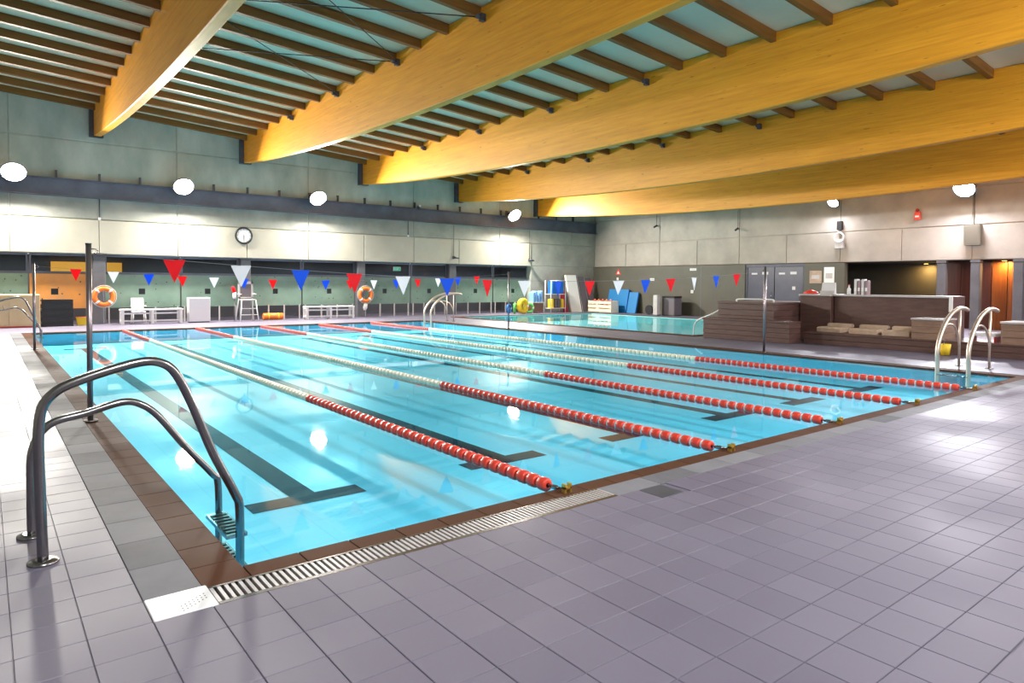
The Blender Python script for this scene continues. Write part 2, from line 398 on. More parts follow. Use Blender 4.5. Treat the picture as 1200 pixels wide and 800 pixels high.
# drain grate along the near edge
gr = thing('drain_grate', 'slotted steel drain grate along the near pool edge', 'grate', (0,0,0))
b = MB(); x = -.23
while x < 2.62:
    b.box(x, x+.018, -.40, -.215, -.022, -.002); x += .036
o = b.obj('slats', 'stone_top', gr); o['kind'] = 'stuff'
MB().box(-.232,2.63,-.215,-.2,-.03,0).box(-.232,2.63,-.43,-.40,-.03,0).obj('grate_frame', 'steel', gr)
MB().box(-.232,2.63,-.43,-.2,-.035,-.026).obj('channel', 'black', gr)
es = thing('edge_slab_strip', 'pale stone slab strip between near pool edge and deck tiles', 'stone strip', (0,0,0))
n = 22; dx = (PW+.25-2.63)/n
me = MB().bbox(-dx/2+.002,dx/2-.002,-.113,.113,-.03,-.002,.003).mesh('slab', 'strip')
for k in range(n): link('slab', me, es, (2.63+dx*(k+.5), -.315, 0))

# second pool
p2 = thing('small_pool', 'smaller shallow teal pool behind the lap pool', 'pool', (0,0,0))
b = MB(); x0,x1,y0,y1 = P2
b.add([(x0,y0,-.35),(x1,y0,-.35),(x1,y1,-.35),(x0,y1,-.35)], [(0,1,2,3)])
for a,c in (((x0,y0),(x1,y0)),((x1,y0),(x1,y1)),((x1,y1),(x0,y1)),((x0,y1),(x0,y0))): b.add([(*a,-.35),(*c,-.35),(*c,-.006),(*a,-.006)], [(0,1,2,3)])
b.obj('basin', 'pool_floor2', p2)
b = MB()
for r in rects_minus(x0-.3,x1+.3,y0-.3,y1+.3,[P2]): b.box(*r,-.01,.012)
b.obj('coping', 'brown', p2)
tag(MB().add([(x0,y0,-.03),(x1,y0,-.03),(x1,y1,-.03),(x0,y1,-.03)], [(0,1,2,3)]).obj('small_pool_water', 'water2'), 'still teal water in the smaller pool behind', 'water', kind='stuff')

# ------------------------------------------------------------------ roof
b = MB()
xa, xb = XL-.3, 32
b.add([(xa,YN-.3,ztop(xa)+.22),(xb,YN-.3,ztop(xb)+.22),(xb,YW+.3,ztop(xb)+.22),(xa,YW+.3,ztop(xa)+.22),
       (xa,YN-.3,ztop(xa)+.4),(xb,YN-.3,ztop(xb)+.4),(xb,YW+.3,ztop(xb)+.4),(xa,YW+.3,ztop(xa)+.4)],
      [(0,3,2,1),(4,5,6,7),(0,1,5,4),(1,2,6,5),(2,3,7,6),(3,0,4,7)])
ceil = struct(b.obj('ceiling', 'deck_roof'), 'pale roof sheets between rafters')
BW = .12
edges = [XL]+BEAM_X+[XW+.2]
for k in range(len(edges)-1):
    x0 = edges[k]+(BW if k else 0); x1 = edges[k+1]-(BW if k < len(edges)-2 else 0)
    L = (x1-x0)/math.cos(SL)
    me = MB().box(-L/2, L/2, -.065, .065, .0, .215).mesh('rafter', 'rafter')
    y = -4.4
    while y < YW-.2:
        link('rafter', me, ceil, ((x0+x1)/2, y, ztop((x0+x1)/2)), (0, SL, 0)); y += 1.25
names = ['first orange timber roof beam, nearest the left edge of the photo', 'second orange timber roof beam from the left', 'third orange timber roof beam, in the middle of the roof',
         'fourth orange timber roof beam from the left', 'fifth orange timber roof beam, rightmost, nearest the right wall']
Y0, Y1 = YN, YW
for k, X in enumerate(BEAM_X):
    t = thing('roof_beam', names[k], 'beam', (X, YW, ztop(X)), 0, 'curved timber roof beams')
    zt = .21; ze = 6.83-.0705*(X-.12-2.16)-ztop(X)
    N = 40; low = []
    for i in range(N+1):
        y = Y0+(Y1-Y0)*i/N; low.append((y-YW, ze-.66*(1-((y-10)/14.95)**2)))
    poly_t = [(0, zt), (Y0-YW, zt)]
    b = MB(); vs = []; fs = []
    for (y, z) in low:
        c = .02
        vs += [(-BW,y,zt-.03 if False else zt),(-BW,y,z+c),(-BW+c,y,z),(BW-c,y,z),(BW,y,z+c),(BW,y,zt)]
    for i in range(N):
        a, c2 = i*6, (i+1)*6
        for j in range(5): fs.append((a+j, a+j+1, c2+j+1, c2+j))
        fs.append((a+5, a, c2, c2+5))
    fs += [tuple(range(6)), tuple(range(N*6, N*6+6))]
    b.add(vs, fs).obj('timber', 'beam', t)
    MB().box(-BW-.14,-BW,-.22,0,ze-.02,zt-.1).box(BW,BW+.06,-.22,0,ze-.02,zt-.1).box(-BW-.14,BW+.06,-.22,0,ze-.05,ze-.02).obj('end_bracket', 'dark_steel', t)
    if k < 4 and k > 0:
        for yy in (7.9, 11.65, 15.4, 19.15):
            MB().box(-BW-.12,-BW,-.05,.05,-.14,.02).tube([(-BW-.1,0,-.06),(-BW-.2,0,-.06)], .05, 8).obj('rafter_shoe', 'dark_steel', t, (0, yy-YW, 0))
# roof bracing cables
def cable(p, q, label):
    tag(MB().tube([p,q], .012, 6).obj('bracing_cable', 'black'), label, 'cable', 'thin roof bracing cables')
xb0, xb1 = BEAM_X[0]+BW, BEAM_X[1]-BW
for (ya, yb, lab) in ((15.4,11.65,'farther roof bracing cable slanting towards the second beam, left of the two crossing'),(11.65,15.4,'farther roof bracing cable slanting towards the first beam, in the crossing pair'),(7.9,11.65,'nearer roof bracing cable rising towards the first beam, crossing another'),(11.65,7.9,'nearer roof bracing cable rising towards the second beam, crossing another')):
    cable((xb0,ya,ztop(xb0)-.05),(xb1,yb,ztop(xb1)-.05), lab)

# ------------------------------------------------------------------ walls
def wall_pieces(parent, ax, face, depth, spans, rows, matn, name='concrete_panel', sgn=-1, joint=.012):
    """concrete panels standing proud of a wall; ax 'y' = wall facing -Y at face, ax 'x' = wall facing -X"""
    cache = {}
    for (a0,a1) in spans:
        for (z0,z1) in rows:
            key = (round(a1-a0,3), round(z1-z0,3))
            if key not in cache:
                w2, h2 = (a1-a0)/2-joint, (z1-z0)/2-joint
                bb = MB()
                bb.bbox(-w2, w2, -h2, h2, 0, depth, .012)       # local z = outwards
                cache[key] = bb.mesh(name, matn)
            c = ((a0+a1)/2, (z0+z1)/2)
            if ax == 'y': link(name, cache[key], parent, (c[0], face+depth, c[1]), (math.pi/2, 0, 0))
            else: link(name, cache[key], parent, (face+depth, c[0], c[1]), (math.pi/2, 0, -math.pi/2))
# far wall
b = MB()
b.box(XL-.3, XW+.3, YW+.03, YW+.4, 2.56, 9)
b.box(22.78, XW+.3, YW+.03, YW+.4, 0, 2.56)
wb = struct(b.obj('wall_back', 'concrete_hi'), 'concrete wall above the far glazing')
xs = [-5.65+2.625*k for k in range(11)]+[22.75]
sp = [(a, c) for a, c in zip(xs, xs[1:])]+[(22.75, XW)]
wall_pieces(wb, 'y', YW-.06, .09, sp[:-1], [(2.56, 3.8)], 'lintel')
wall_pieces(wb, 'y', YW, .03, [(-5.65+5.25*k, min(-5.65+5.25*(k+1), XW)) for k in range(7)], [(3.82, 5.2)], 'concrete')
wall_pieces(wb, 'y', YW, .03, [(22.78, XW)], [(0, 2.56), (2.56, 3.8)], 'concrete')
wall_pieces(wb, 'y', YW, .03, [(-5.65+5.25*k, min(-5.65+5.25*(k+1), XW)) for k in range(7)], [(5.22, 6.6), (6.62, 8.2)], 'concrete_hi')
# steel channel under the lamps
t = thing('steel_channel', 'blue grey steel channel running along the far wall under the lamps', 'channel', (10, YW-.06, 4.57))
MB().box(XL-10, XW-10, -.03, .058, 0, .6).box(XL-10, XW-10, -.16, 0, 0, .03).box(XL-10, XW-10, -.16, 0, .6, .63).obj('channel', 'channel', t)
me = MB().box(-.03,.03,-.1,0,0,.28).box(-.03,.03,-.1,.05,.25,.28).mesh('bracket', 'dark_steel')
for k in range(24): link('bracket', me, t, (XL-10+.9+1.31*k, -.02, .62))
# corridor behind the opening
b = MB(); b.box(XL, 23.2, 28.2, 28.3, 0, 3).box(23.2, 23.3, YW+.4, 28.3, 0, 3).box(XL, 23.2, YW+.4, 28.3, 2.62, 2.7)
struct(b.obj('wall_corridor', 'dark_recess'), 'dark corridor behind the far glazing')
# columns in the opening
for k, (x, lab) in enumerate(((2.23,'dark column in the far opening behind the left lifebuoy'),(7.45,'dark column in the far opening behind the lifeguard chair'),(12.63,'dark column in the far opening behind the right lifebuoy'),(17.66,'dark column in the far opening right of the exit sign'))):
    t = thing('column', lab, 'column', (x, YW+.2, 0), 0, 'columns in the far opening')
    MB().bbox(-.2,.2,-.18,.18,0,2.5,.02).obj('shaft', 'column', t)
    MB().box(-.23,.23,-.2,.2,2.5,2.56).obj('cap', 'column', t)
# green panels with square openings, and the dark band of windows above
px = [-5.2,-2.6,0.0,2.03]; pan = [(-5.0,-2.45),(-2.4,.1),(.15,2.0),(2.45,5.0),(5.05,7.22),(7.68,9.9),(9.96,12.4),(12.85,15.33),(15.4,17.44),(17.9,20.35),(20.42,22.74)]
sq = [-3.7,-1.2,.88,3.66,6.03,8.76,11.19,13.97,16.43,19.25,21.76]
def dots(name, base, base2):
    mt = mat(name, base, .6, color2=base2, vscale=1.1); nt = mt.node_tree; bs = nt.nodes['Principled BSDF']
    ramp = bs.inputs['Base Color'].links[0].from_socket
    geo = nt.nodes.new('ShaderNodeNewGeometry'); v = nt.nodes.new('ShaderNodeTexVoronoi'); v.inputs['Scale'].default_value = 4.2
    mp = nt.nodes.new('ShaderNodeMapping'); mp.inputs['Scale'].default_value = (1,0,1); nt.links.new(geo.outputs['Position'], mp.inputs[0]); nt.links.new(mp.outputs[0], v.inputs['Vector'])
    lt = nt.nodes.new('ShaderNodeMath'); lt.operation = 'LESS_THAN'; lt.inputs[1].default_value = .11; nt.links.new(v.outputs['Distance'], lt.inputs[0])
    mx = nt.nodes.new('ShaderNodeMix'); mx.data_type = 'RGBA'; mx.inputs['B'].default_value = (.05,.07,.06,1)
    nt.links.new(lt.outputs[0], mx.inputs['Factor']); nt.links.new(ramp, mx.inputs['A']); nt.links.new(mx.outputs['Result'], bs.inputs['Base Color'])
    return mt
M['green_panel'] = dots('green perforated panel', (.215,.32,.26), (.15,.24,.195))
M['orange_lit_panel'] = dots('orange lit perforated panel', (.85,.34,.05), (.60,.28,.10))  # orange light on this one panel put into its base colours
plabs = ['screen panel far left beyond the cabinet, outside the frame', 'grey green perforated screen panel behind the cream cabinet', 'perforated screen panel tinted as lit orange behind the black crates', 'green perforated screen panel above the left white bench', 'green perforated screen panel above the white box',
         'green perforated screen panel just right of the lifeguard chair', 'green perforated screen panel above the right white bench', 'green perforated screen panel just right of the right lifebuoy', 'green perforated screen panel behind the small pool ladder', 'green perforated screen panel, second from the right end', 'green perforated screen panel at the right end beside concrete wall']
for k, ((a,c),s,lab) in enumerate(zip(pan, sq, plabs)):
    if k == 0: continue
    t = thing('screen_panel', lab, 'panel', ((a+c)/2, YW+.3, 0), 0, 'perforated screen panels')
    mx_ = (a+c)/2; h = .11
    b = MB()
    for r in rects_minus(a-mx_, c-mx_, .58, 1.83, [(s-mx_-h, s-mx_+h, 1.08, 1.3)]): b.box(r[0], r[1], 0, .06, r[2], r[3])
    b.obj('sheet', 'orange_lit_panel' if k == 2 else 'green_panel', t)
    MB().box(s-mx_-h, s-mx_+h, .05, .07, 1.08, 1.3).obj('square_opening', 'black', t)
    lm = MB().box(-.025,.025,0,.05,0,.6).mesh('leg', 'stone_top')
    for xx in [a-mx_+.1+(c-a-.2)*q/3 for q in range(4)]: link('leg', lm, t, (xx, -.06, 0))
wn = 0
for (a,c) in pan[1:]:
    wn += 1
    f = MB().box(a,c,YW+.3,YW+.36,1.86,1.92).box(a,c,YW+.3,YW+.36,2.48,2.56).box(a,a+.05,YW+.3,YW+.36,1.92,2.48).box(c-.05,c,YW+.3,YW+.36,1.92,2.48).obj('window_%d' % wn, 'channel')
    struct(f, 'window above the perforated screen panels')
    MB().box(a+.05,c-.05,YW+.325,YW+.335,1.92,2.48).obj('pane', 'glass', f)
# things seen through the band of windows
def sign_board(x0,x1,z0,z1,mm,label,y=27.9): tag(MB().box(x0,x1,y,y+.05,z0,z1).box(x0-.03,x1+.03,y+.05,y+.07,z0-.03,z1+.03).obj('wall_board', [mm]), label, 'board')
sign_board(.98,2.1,1.92,2.3,'glow_orange','bright orange board seen through the window behind the left pole')
sign_board(2.8,3.35,1.95,2.3,'glow_orange','orange board seen through the window right of the left column')
t = thing('exit_sign', 'small green lit exit sign behind the far glazing', 'sign', (15.6, 27.0, 2.2))
MB().box(-.2,.2,0,.06,0,.2).obj('housing', 'white', t); MB().box(-.18,.18,-.01,0,.02,.18).obj('face', 'exit', t)
MB().ball(.04,-.015,.14,.018,.006,.018).add([(-.02,-.014,.12),(.05,-.014,.12),(.03,-.014,.07),(.08,-.014,.03),(.06,-.014,.03),(.0,-.014,.07),(-.06,-.014,.04),(-.07,-.014,.05)], [(0,1,2,3,4,5,6,7)]).add([(-.16,-.014,.1),(-.11,-.014,.14),(-.11,-.014,.06)], [(0,1,2)]).obj('running_figure', 'white', t)

for k, x in enumerate((1.0, 6.2, 11.5, 16.2, 20.5)):  # unseen ceiling panels added to brighten the corridor behind the windows
    t = thing('fill_panel', 'added dim light panel on the corridor ceiling behind the far windows, number %s from the left' % ('one','two','three','four','five')[k], 'lamp', (x, 26.75, 2.62), 0, 'added corridor light panels')
    MB().box(-2.2,2.2,-.8,.8,-.04,0).obj('housing', 'white', t); MB().box(-2.1,2.1,-.7,.7,-.045,-.04).obj('diffuser', 'fill_glow', t)
    ld = bpy.data.lights.new('fill_panel', 'AREA'); ld.shape = 'RECTANGLE'; ld.size = 4.2; ld.size_y = 1.4; ld.energy = 70; ld.color = (1,.93,.85)
    lo = bpy.data.objects.new('bulb', ld); col.objects.link(lo); lo.parent = t; lo.location = (0,0,-.1)
# right wall
b = MB(); b.box(XW+.03, XW+.4, YN, YW+.4, 2.6, 9)
wr = struct(b.obj('wall_right', 'right_conc'), 'concrete wall on the right')
ys = [24.9-2.45*k for k in range(13)]
wall_pieces(wr, 'x', XW, .03, [(c,a) for a,c in zip(ys,ys[1:])], [(2.6, 3.88)], 'right_conc')
wall_pieces(wr, 'x', XW, .03, [(c,a) for a,c in zip(ys[::2],ys[2::2])], [(3.9, 5.3), (5.32, 7)], 'right_conc')
b = MB(); b.box(XW-.1, XW+.2, 14.7, YW+.4, 0, 2.58).box(XW-.1, XW+.2, 9.95, 11.72, 0, 2.58).box(31, 31.1, YN, 14.7, 0, 2.7).box(XW+.2, 31, YN, 14.7, 2.6, 2.7)
struct(b.obj('wall_lower', 'olive'), 'olive grey lower wall on the right')
MB().box(XW-.102, XW-.1, 17.2, 17.25, 0, 2.55).obj('wall_seam', 'dark_recess', bpy.data.objects['wall_lower'])
# blue grey doors
d = struct(MB().box(XW-.05,XW+.05,14.6,14.7,0,2.58).box(XW-.05,XW+.05,11.72,11.8,0,2.58).box(XW-.05,XW+.05,11.8,14.6,2.45,2.58).obj('door_1', 'dark_steel'), 'blue grey double door in the right wall')
for (a,c) in ((11.82,13.18),(13.22,14.58)):
    l = MB().box(XW-.03,XW+.02,a,c,.02,2.44).obj('door_leaf', 'bluegrey', d)
    MB().box(XW-.04,XW-.03,a+.3,a+.6,2.1,2.22).box(XW-.04,XW-.03,c-.5,c-.2,2.1,2.18).box(XW-.04,XW-.03,a+.35,a+.5,1.4,1.55).obj('sticker', 'paper', l)
    MB().tube([(XW-.09,a+.12,.95),(XW-.09,a+.12,1.25)],.015,6).box(XW-.09,XW-.03,a+.11,a+.13,.95,.97).box(XW-.09,XW-.03,a+.11,a+.13,1.23,1.25).obj('door_handle', 'steel', l)
# wooden wall and columns further right
t = thing('timber_panelling', 'dark red timber panelling in the recess at the right end', 'panelling', (28.6, 3, 0))
for k in range(20):
    y = 6.4-3-.5*k
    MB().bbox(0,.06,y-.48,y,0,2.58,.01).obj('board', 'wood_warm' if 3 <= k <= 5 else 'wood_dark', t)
for (y,lab) in ((5.17,'grey square column in the right recess beside warm timber'),(3.85,'grey square column in the right recess, cut by photo edge'),(6.3,'slim grey column in the right recess at dark opening')):
    t = thing('column', lab, 'column', (XW+.1, y, 0), 0, 'columns in the right recess')
    MB().bbox(-.15,.15,-.15,.15,0,2.5,.02).obj('shaft', 'column', t); MB().box(-.16,.16,-.16,.16,2.5,2.6).obj('cap', 'column', t)
def downlight(x, y, z, lab, power):
    t = thing('downlight', lab, 'lamp', (x,y,z))
    MB().tube([(0,0,-.04),(0,0,0)], .1, 12).obj('rim', 'dark_steel', t); MB().tube([(0,0,-.05),(0,0,-.04)], .08, 12).obj('lens', 'warm_lamp', t)
    ld = bpy.data.lights.new('downlight', 'AREA'); ld.shape = 'DISK'; ld.size = .15; ld.energy = power; ld.color = (1,.6,.2)
    lo = bpy.data.objects.new('bulb', ld); col.objects.link(lo); lo.parent = t; lo.location = (0,0,-.07)
downlight(30.6, 7.9, 2.6, 'warm yellow downlight inside the dark right opening', 60)
downlight(28.35, 4.45, 2.6, 'warm yellow downlight over timber panelling at far right', 60)

# walls out of view
struct(MB().box(XL-.3, 32, YN-.3, YN, 0, 9).obj('wall_front', 'concrete'), 'concrete wall behind the viewpoint')
struct(MB().box(XL-.3, XL, YN, 30, 0, 9).obj('wall_left', 'concrete'), 'concrete wall on the left')

# ------------------------------------------------------------------ floodlights
def flood(x, y, z, rz, label, power, color, lens, group, tilt=40, size=.55):
    """lamp box on an arm; local -Y is outwards into the hall"""
    t = thing('floodlight', label, 'lamp', (x,y,z), rz, group)
    MB().box(-.05,.05,-.4,0,-.06,.06).box(-.12,.12,-.03,0,-.15,.15).obj('arm', 'dark_steel', t)
    h = MB().tube([(0,0,-.02),(0,0,.03),(0,0,.17),(0,0,.2)], [.16,.26,.37,.37], 24).obj('housing', 'dark_steel', t, (0,-.5,0), (math.radians(90+tilt), 0, 0))
    le = MB().tube([(0,0,.2),(0,0,.215)], .335, 24).obj('lens', lens, h)
    ld = bpy.data.lights.new('floodlight', 'AREA'); ld.shape = 'DISK'; ld.size = .64; ld.energy = power; ld.color = color
    lo = bpy.data.objects.new('bulb', ld); col.objects.link(lo); lo.parent = h; lo.location = (0,0,.24); lo.rotation_euler = (math.pi,0,0)
    return t
for (x,lab) in ((-.29,'bright floodlight high on far wall at the left photo edge'),(4.93,'bright floodlight high on far wall, second from left'),(10.25,'bright floodlight high on far wall above the clock, third from left'),(21.02,'bright floodlight high on far wall near the corner, fourth from left')):
    flood(x, YW-.1, 5.32, 0, lab, P_FAR, WARM, 'lamp', 'far wall floodlights')
flood(XW-.02, 10.34, 5.2, -math.pi/2, 'small white floodlight on right wall above the wall siren', P_RIGHT*.35, COOL, 'lamp_cool', 'right wall floodlights').scale = (.62,.62,.62)
flood(XW-.02, 5.39, 5.3, -math.pi/2, 'bright white floodlight on right wall at the right of the photo', P_RIGHT, COOL, 'lamp_cool', 'right wall floodlights')
flood(XW-.02, .3, 5.3, -math.pi/2, 'white floodlight on right wall beyond the right photo edge', P_RIGHT*.5, COOL, 'lamp_cool', 'right wall floodlights')
for k, x in enumerate((-.3, 4.93, 10.25, 15.6, 21.0)):  # unseen floodlights added to light the front of the hall
    flood(x, YN+.02, 5.5, math.pi, 'added floodlight on the wall behind the viewpoint, number %s from the left wall' % ('one','two','three','four','five')[k], P_FILL, (1,.98,.96), 'lamp_cool', 'added floodlights behind the viewpoint')

# ------------------------------------------------------------------ lane ropes
def float_mesh(name, mats, r=.055, ln=.098):
    h = ln/2
    prof = [(-h, .02), (-h, r*.82), (-h+.014, r), (h-.014, r), (h, r*.82), (h, .02)]
    b = MB(); n = 12
    vs = [(rr*math.cos(2*math.pi*k/n), y, rr*math.sin(2*math.pi*k/n)) for (y, rr) in prof for k in range(n)]
    fs = [(j*n+k, j*n+(k+1)%n, (j+1)*n+(k+1)%n, (j+1)*n+k) for j in range(len(prof)-1) for k in range(n)]
    b.add(vs, fs, 0, True)
    b.tube([(0,h+.004,0),(0,h+.026,0)], r*.72, 10, 1)
    return b
FP = .13
fl_red = [float_mesh('float', None), ['red', 'red_dark']]
rope_labels = ['red and cream lane rope nearest the left pool edge', 'second red and cream lane rope from the left pool edge', 'third lane rope, the middle one of the five', 'fourth lane rope from the left pool edge', 'fifth lane rope, nearest the right pool edge']
for k, X in enumerate(ROPE_X):
    t = thing('lane_rope', rope_labels[k], 'lane rope', (X, 0, -.012), 0, 'lane ropes across the lap pool')
    sp_red = 'red_dark' if k == 0 else 'white'; sp_cr = 'white' if k < 2 else 'tan'
    mred = float_mesh('f', None).mesh('float', ['red', sp_red])
    y = .16; far_r = MB(); far_c = MB()
    fbr, fbc = float_mesh('f', None), float_mesh('f', None)
    while y < PL-.25:
        red = y < 5.15 or y > PL-4.6
        if y < 4.2: link('float', mred, t, (0, y, 0))
        else:
            src = fbr if red else fbc; dst = far_r if red else far_c
            base = len(dst.v); dst.v += [(v[0], v[1]+y, v[2]) for v in src.v]
            dst.f += [tuple(base+i for i in f) for f in src.f]; dst.m += src.m; dst.smooth += src.smooth
        y += FP
    o = far_r.obj('red_floats', ['red', sp_red], t); o['kind'] = 'stuff'
    o = far_c.obj('cream_floats', ['cream', sp_cr], t); o['kind'] = 'stuff'
    MB().tube([(0,-.1,.02),(0,.2,0),(0,PL-.2,0),(0,PL+.1,.02)], .008, 6).obj('cable', 'steel', t)
    b = MB().box(-.035,-.02,-.13,-.09,0,.07).box(.02,.035,-.13,-.09,0,.07).box(-.035,.035,-.13,-.09,.03,.045)
    b.obj('hook', 'brass' if 'brass' in M else 'steel', t)
    MB().tube([(0,-.02,.01),(0,.01,.008),(0,.05,.004),(0,.08,0)], [.01,.02,.02,.01], 8).obj('tension_coil', 'steel', t)

# ------------------------------------------------------------------ flag poles and pennant lines
def pole(x, y, h, label):
    t = thing('flag_pole', label, 'pole', (x,y,-.012), 0, 'flag poles beside the lap pool')
    MB().tube([(0,0,0),(0,0,h)], .03, 10).obj('post', 'pole', t)
    MB().tube([(0,0,0),(0,0,.02)], .075, 14).obj('base_flange', 'steel', t)
    MB().tube([(0,0,h),(0,0,h+.015)], .033, 10).obj('end_cap', 'dark_steel', t)
    sg = 1 if x < 5 else -1
    MB().tube([(sg*.02,0,h-.05),(sg*.07,0,h-.05),(sg*.1,0,h-.08),(sg*.07,0,h-.11),(sg*.05,0,h-.09)], .008, 6).obj('eye_hook', 'steel', t)
pole(-.19, 5.1, 2.02, 'dark flag pole at the near left side of the pool'); pole(13.66, 5.1, 2.05, 'slim flag pole in front of the brown stone spa')
pole(-.22, 15.1, 2.0, 'thin flag pole at the far left side of the pool'); pole(13.62, 15.1, 2.02, 'thin flag pole at the far right side of the pool')
fm = {}
for c in ('flag_red','flag_white','flag_blue'):
    fm[c] = MB().prism([(-.12,0),(-.115,.008),(.115,.008),(.12,0),(.004,-.265),(-.004,-.265)], 'y', -.003, .003).mesh('pennant', c)
def pennants(y, x0, dx, n, label):
    xa, xb = -.1, 13.48; xm = 6.65
    t = thing('pennant_line', label, 'pennant line', (0, y, 0), 0, 'backstroke pennant lines')
    f = lambda x: 1.645+.27*((x-xm)/6.75)**2
    MB().tube([(xa+(xb-xa)*i/40, 0, f(xa+(xb-xa)*i/40)) for i in range(41)], .003, 5).obj('cord', 'cord', t)
    for k in range(n):
        x = x0+dx*k
        link('pennant', fm[('flag_red','flag_white','flag_blue')[k%3]], t, (x, 0, f(x)-.006), (random.uniform(-.06,.06), 0, random.uniform(-.35,.35)))
pennants(5.1, .70, .785, 16, 'near line of large red white and blue pennants over the pool')
pennants(15.1, .60, .775, 16, 'far line of small red white and blue pennants over the pool')

# ------------------------------------------------------------------ pool ladders
def ladder_left(y, label):
    t = thing('pool_ladder', label, 'ladder', (0, y, 0), 0, 'steel pool ladders')
    p1 = [(-.89,-.26,.0),(-.9,-.26,.4),(-.9,-.26,.80),(-.84,-.26,.95),(-.68,-.26,1.03),(-.40,-.26,1.105),(-.27,-.26,1.09),(-.19,-.26,1.01),(-.1,-.26,.81),(.02,-.26,.49),(.155,-.26,.20),(.185,-.26,.08),(.185,-.26,-.34)]
    p2 = [(-.92,.26,0),(-.92,.26,.3),(-.91,.26,.54),(-.82,.26,.69),(-.62,.26,.74),(-.42,.26,.79),(-.31,.26,.765),(-.2,.26,.67),(-.02,.26,.42),(.14,.26,.22),(.185,.26,.12),(.185,.26,-.34)]
    for p, r in ((p1,.028),(p2,.024)):
        h = MB().tube(spline(p, 5), r, 14).obj('handrail', 'steel', t)
        x0, y0 = p[0][0], p[0][1]
        MB().tube([(x0,y0,-.006),(x0,y0,.012),(x0,y0,.022)], [.078,.078,.045], 20).obj('foot_flange', 'steel', h)
    for z in (-.10, -.32):
        s_ = MB().box(.10,.235,-.26,.26,z,z+.025).obj('step', 'steel', t)
        b = MB()
        for k in range(7): b.box(.115,.22,-.21+.065*k,-.18+.065*k,z+.025,z+.03)
        b.obj('grip_strip', 'black', s_)
    return t
def ladder_right(y, label):
    t = thing('pool_ladder', label, 'ladder', (PW, y, 0), 0, 'steel pool ladders')
    for s in (-.26, .26):
        h = MB().tube(spline([(-.19,s,-.34),(-.2,s,.1),(-.21,s,.38),(-.1,s,.62),(.12,s,.86),(.42,s,1.05),(.78,s,1.15),(1.05,s,1.16),(1.3,s,1.12)], 5), .04, 12).obj('handrail', 'steel_beige', t)
        MB().tube([(.9,s,-.006),(.9,s,1.14)], .022, 10).obj('support_post', 'steel_beige', t)
        MB().tube(spline([(.06,s,.80),(.3,s,.86),(.62,s,.8),(.82,s,.6),(.89,s,.4)], 5), .02, 10).obj('brace', 'steel_beige', t)
        MB().tube([(.9,s,-.006),(.9,s,.012)], .07, 16).obj('foot_flange', 'steel', h)
    for z in (-.10, -.32): MB().box(-.24,-.1,-.26,.26,z,z+.025).obj('step', 'steel', t)
    return t
ladder_left(.95, 'large steel pool ladder rails in the left foreground')
ladder_left(20.2, 'steel pool ladder rails at the far left pool corner by the cream cabinet')
ladder_right(.95, 'satin steel pool ladder rails at the near right pool corner')
ladder_right(20.1, 'steel pool ladder rails at the far right pool corner')

# ------------------------------------------------------------------ things along the far wall
def lifebuoy(x, y, z, label, bag):
    t = thing('lifebuoy', label, 'lifebuoy', (x,y,z), 0, 'orange lifebuoys')
    R, r, n = .285, .085, 36
    ring = [(R*math.cos(2*math.pi*k/n), 0, R*math.sin(2*math.pi*k/n)) for k in range(n)]
    MB().tube(ring, r, 12, closed=True).obj('ring', 'orange', t)
    for q in range(4):
        a0 = math.pi/4+q*math.pi/2
        MB().tube([(R*math.cos(a0+.075*(j-1.5)), 0, R*math.sin(a0+.075*(j-1.5))) for j in range(4)], r+.006, 12).obj('white_band', 'white', t)
    MB().tube([((R+r+.03)*math.cos(2*math.pi*k/24), -.02, (R+r+.03)*math.sin(2*math.pi*k/24)) for k in range(24)], .012, 6, closed=True).obj('grab_line', 'rope', t)
    MB().box(-.02,.02,.06,.3,.2,.24).box(-.03,.03,-.04,.12,.19,.215).box(-.02,.02,.09,.12,-1.0,.3).obj('stand', 'steel', t)
    if bag: MB().tube([(0,.05,-.38),(.02,.03,-.45),(0,.03,-.6),(-.02,.04,-.72)], [.03,.09,.1,.05], 10).obj('rope_bag', 'white', t)
lifebuoy(2.31, 24.5, 1.02, 'orange lifebuoy with white bands on the left column', False)
lifebuoy(12.62, 24.5, 1.04, 'orange lifebuoy with white rope bag on the right column', True)

def bench(x0, x1, y, label):
    t = thing('bench', label, 'bench', ((x0+x1)/2, y, 0), 0, 'white benches by the far wall'); h = (x1-x0)/2
    for k in range(3): MB().bbox(-h, h, -.2+.14*k, -.08+.14*k, .50, .56, .01).obj('seat_slat', 'white', t)
    lm = MB()
    lm.box(-.05,.05,-.2,-.15,0,.5).box(-.05,.05,.15,.2,0,.5).box(-.05,.05,-.15,.15,.1,.15).box(-.05,.05,-.15,.15,.44,.5)
    lme = lm.mesh('leg_frame', 'white')
    for xx in (-h+.07, 0, h-.07): link('leg_frame', lme, t, (xx,0,0))
    MB().box(-h,h,-.19,-.16,.10,.15).obj('stretcher', 'white', t)
    MB().box(-h,h,-.02,.01,.36,.42).obj('brace', 'white', t)
bench(2.77, 4.86, 24.25, 'low white slatted bench left of the white box')
bench(9.66, 11.89, 24.25, 'low white slatted bench left of the right lifebuoy')

t = thing('plastic_chair', 'white plastic chair behind the left bench', 'chair', (3.46, 24.75, 0))
MB().bbox(-.22,.22,-.2,.2,.42,.46,.012).obj('seat', 'white', t)
MB().prism([(.2,.46),(.3,.95),(.27,.95),(.17,.46)], 'x', -.21, .21).obj('backrest', 'white', t)
for sx in (-1,1):
    for sy in (-1,1): MB().tube([(sx*.19,sy*.17,.43),(sx*.22,sy*.2,0)], .02, 8).obj('leg', 'white', t)
    MB().box(sx*.22-.02,sx*.22+.02,-.18,.22,.64,.67).obj('armrest', 'white', t)

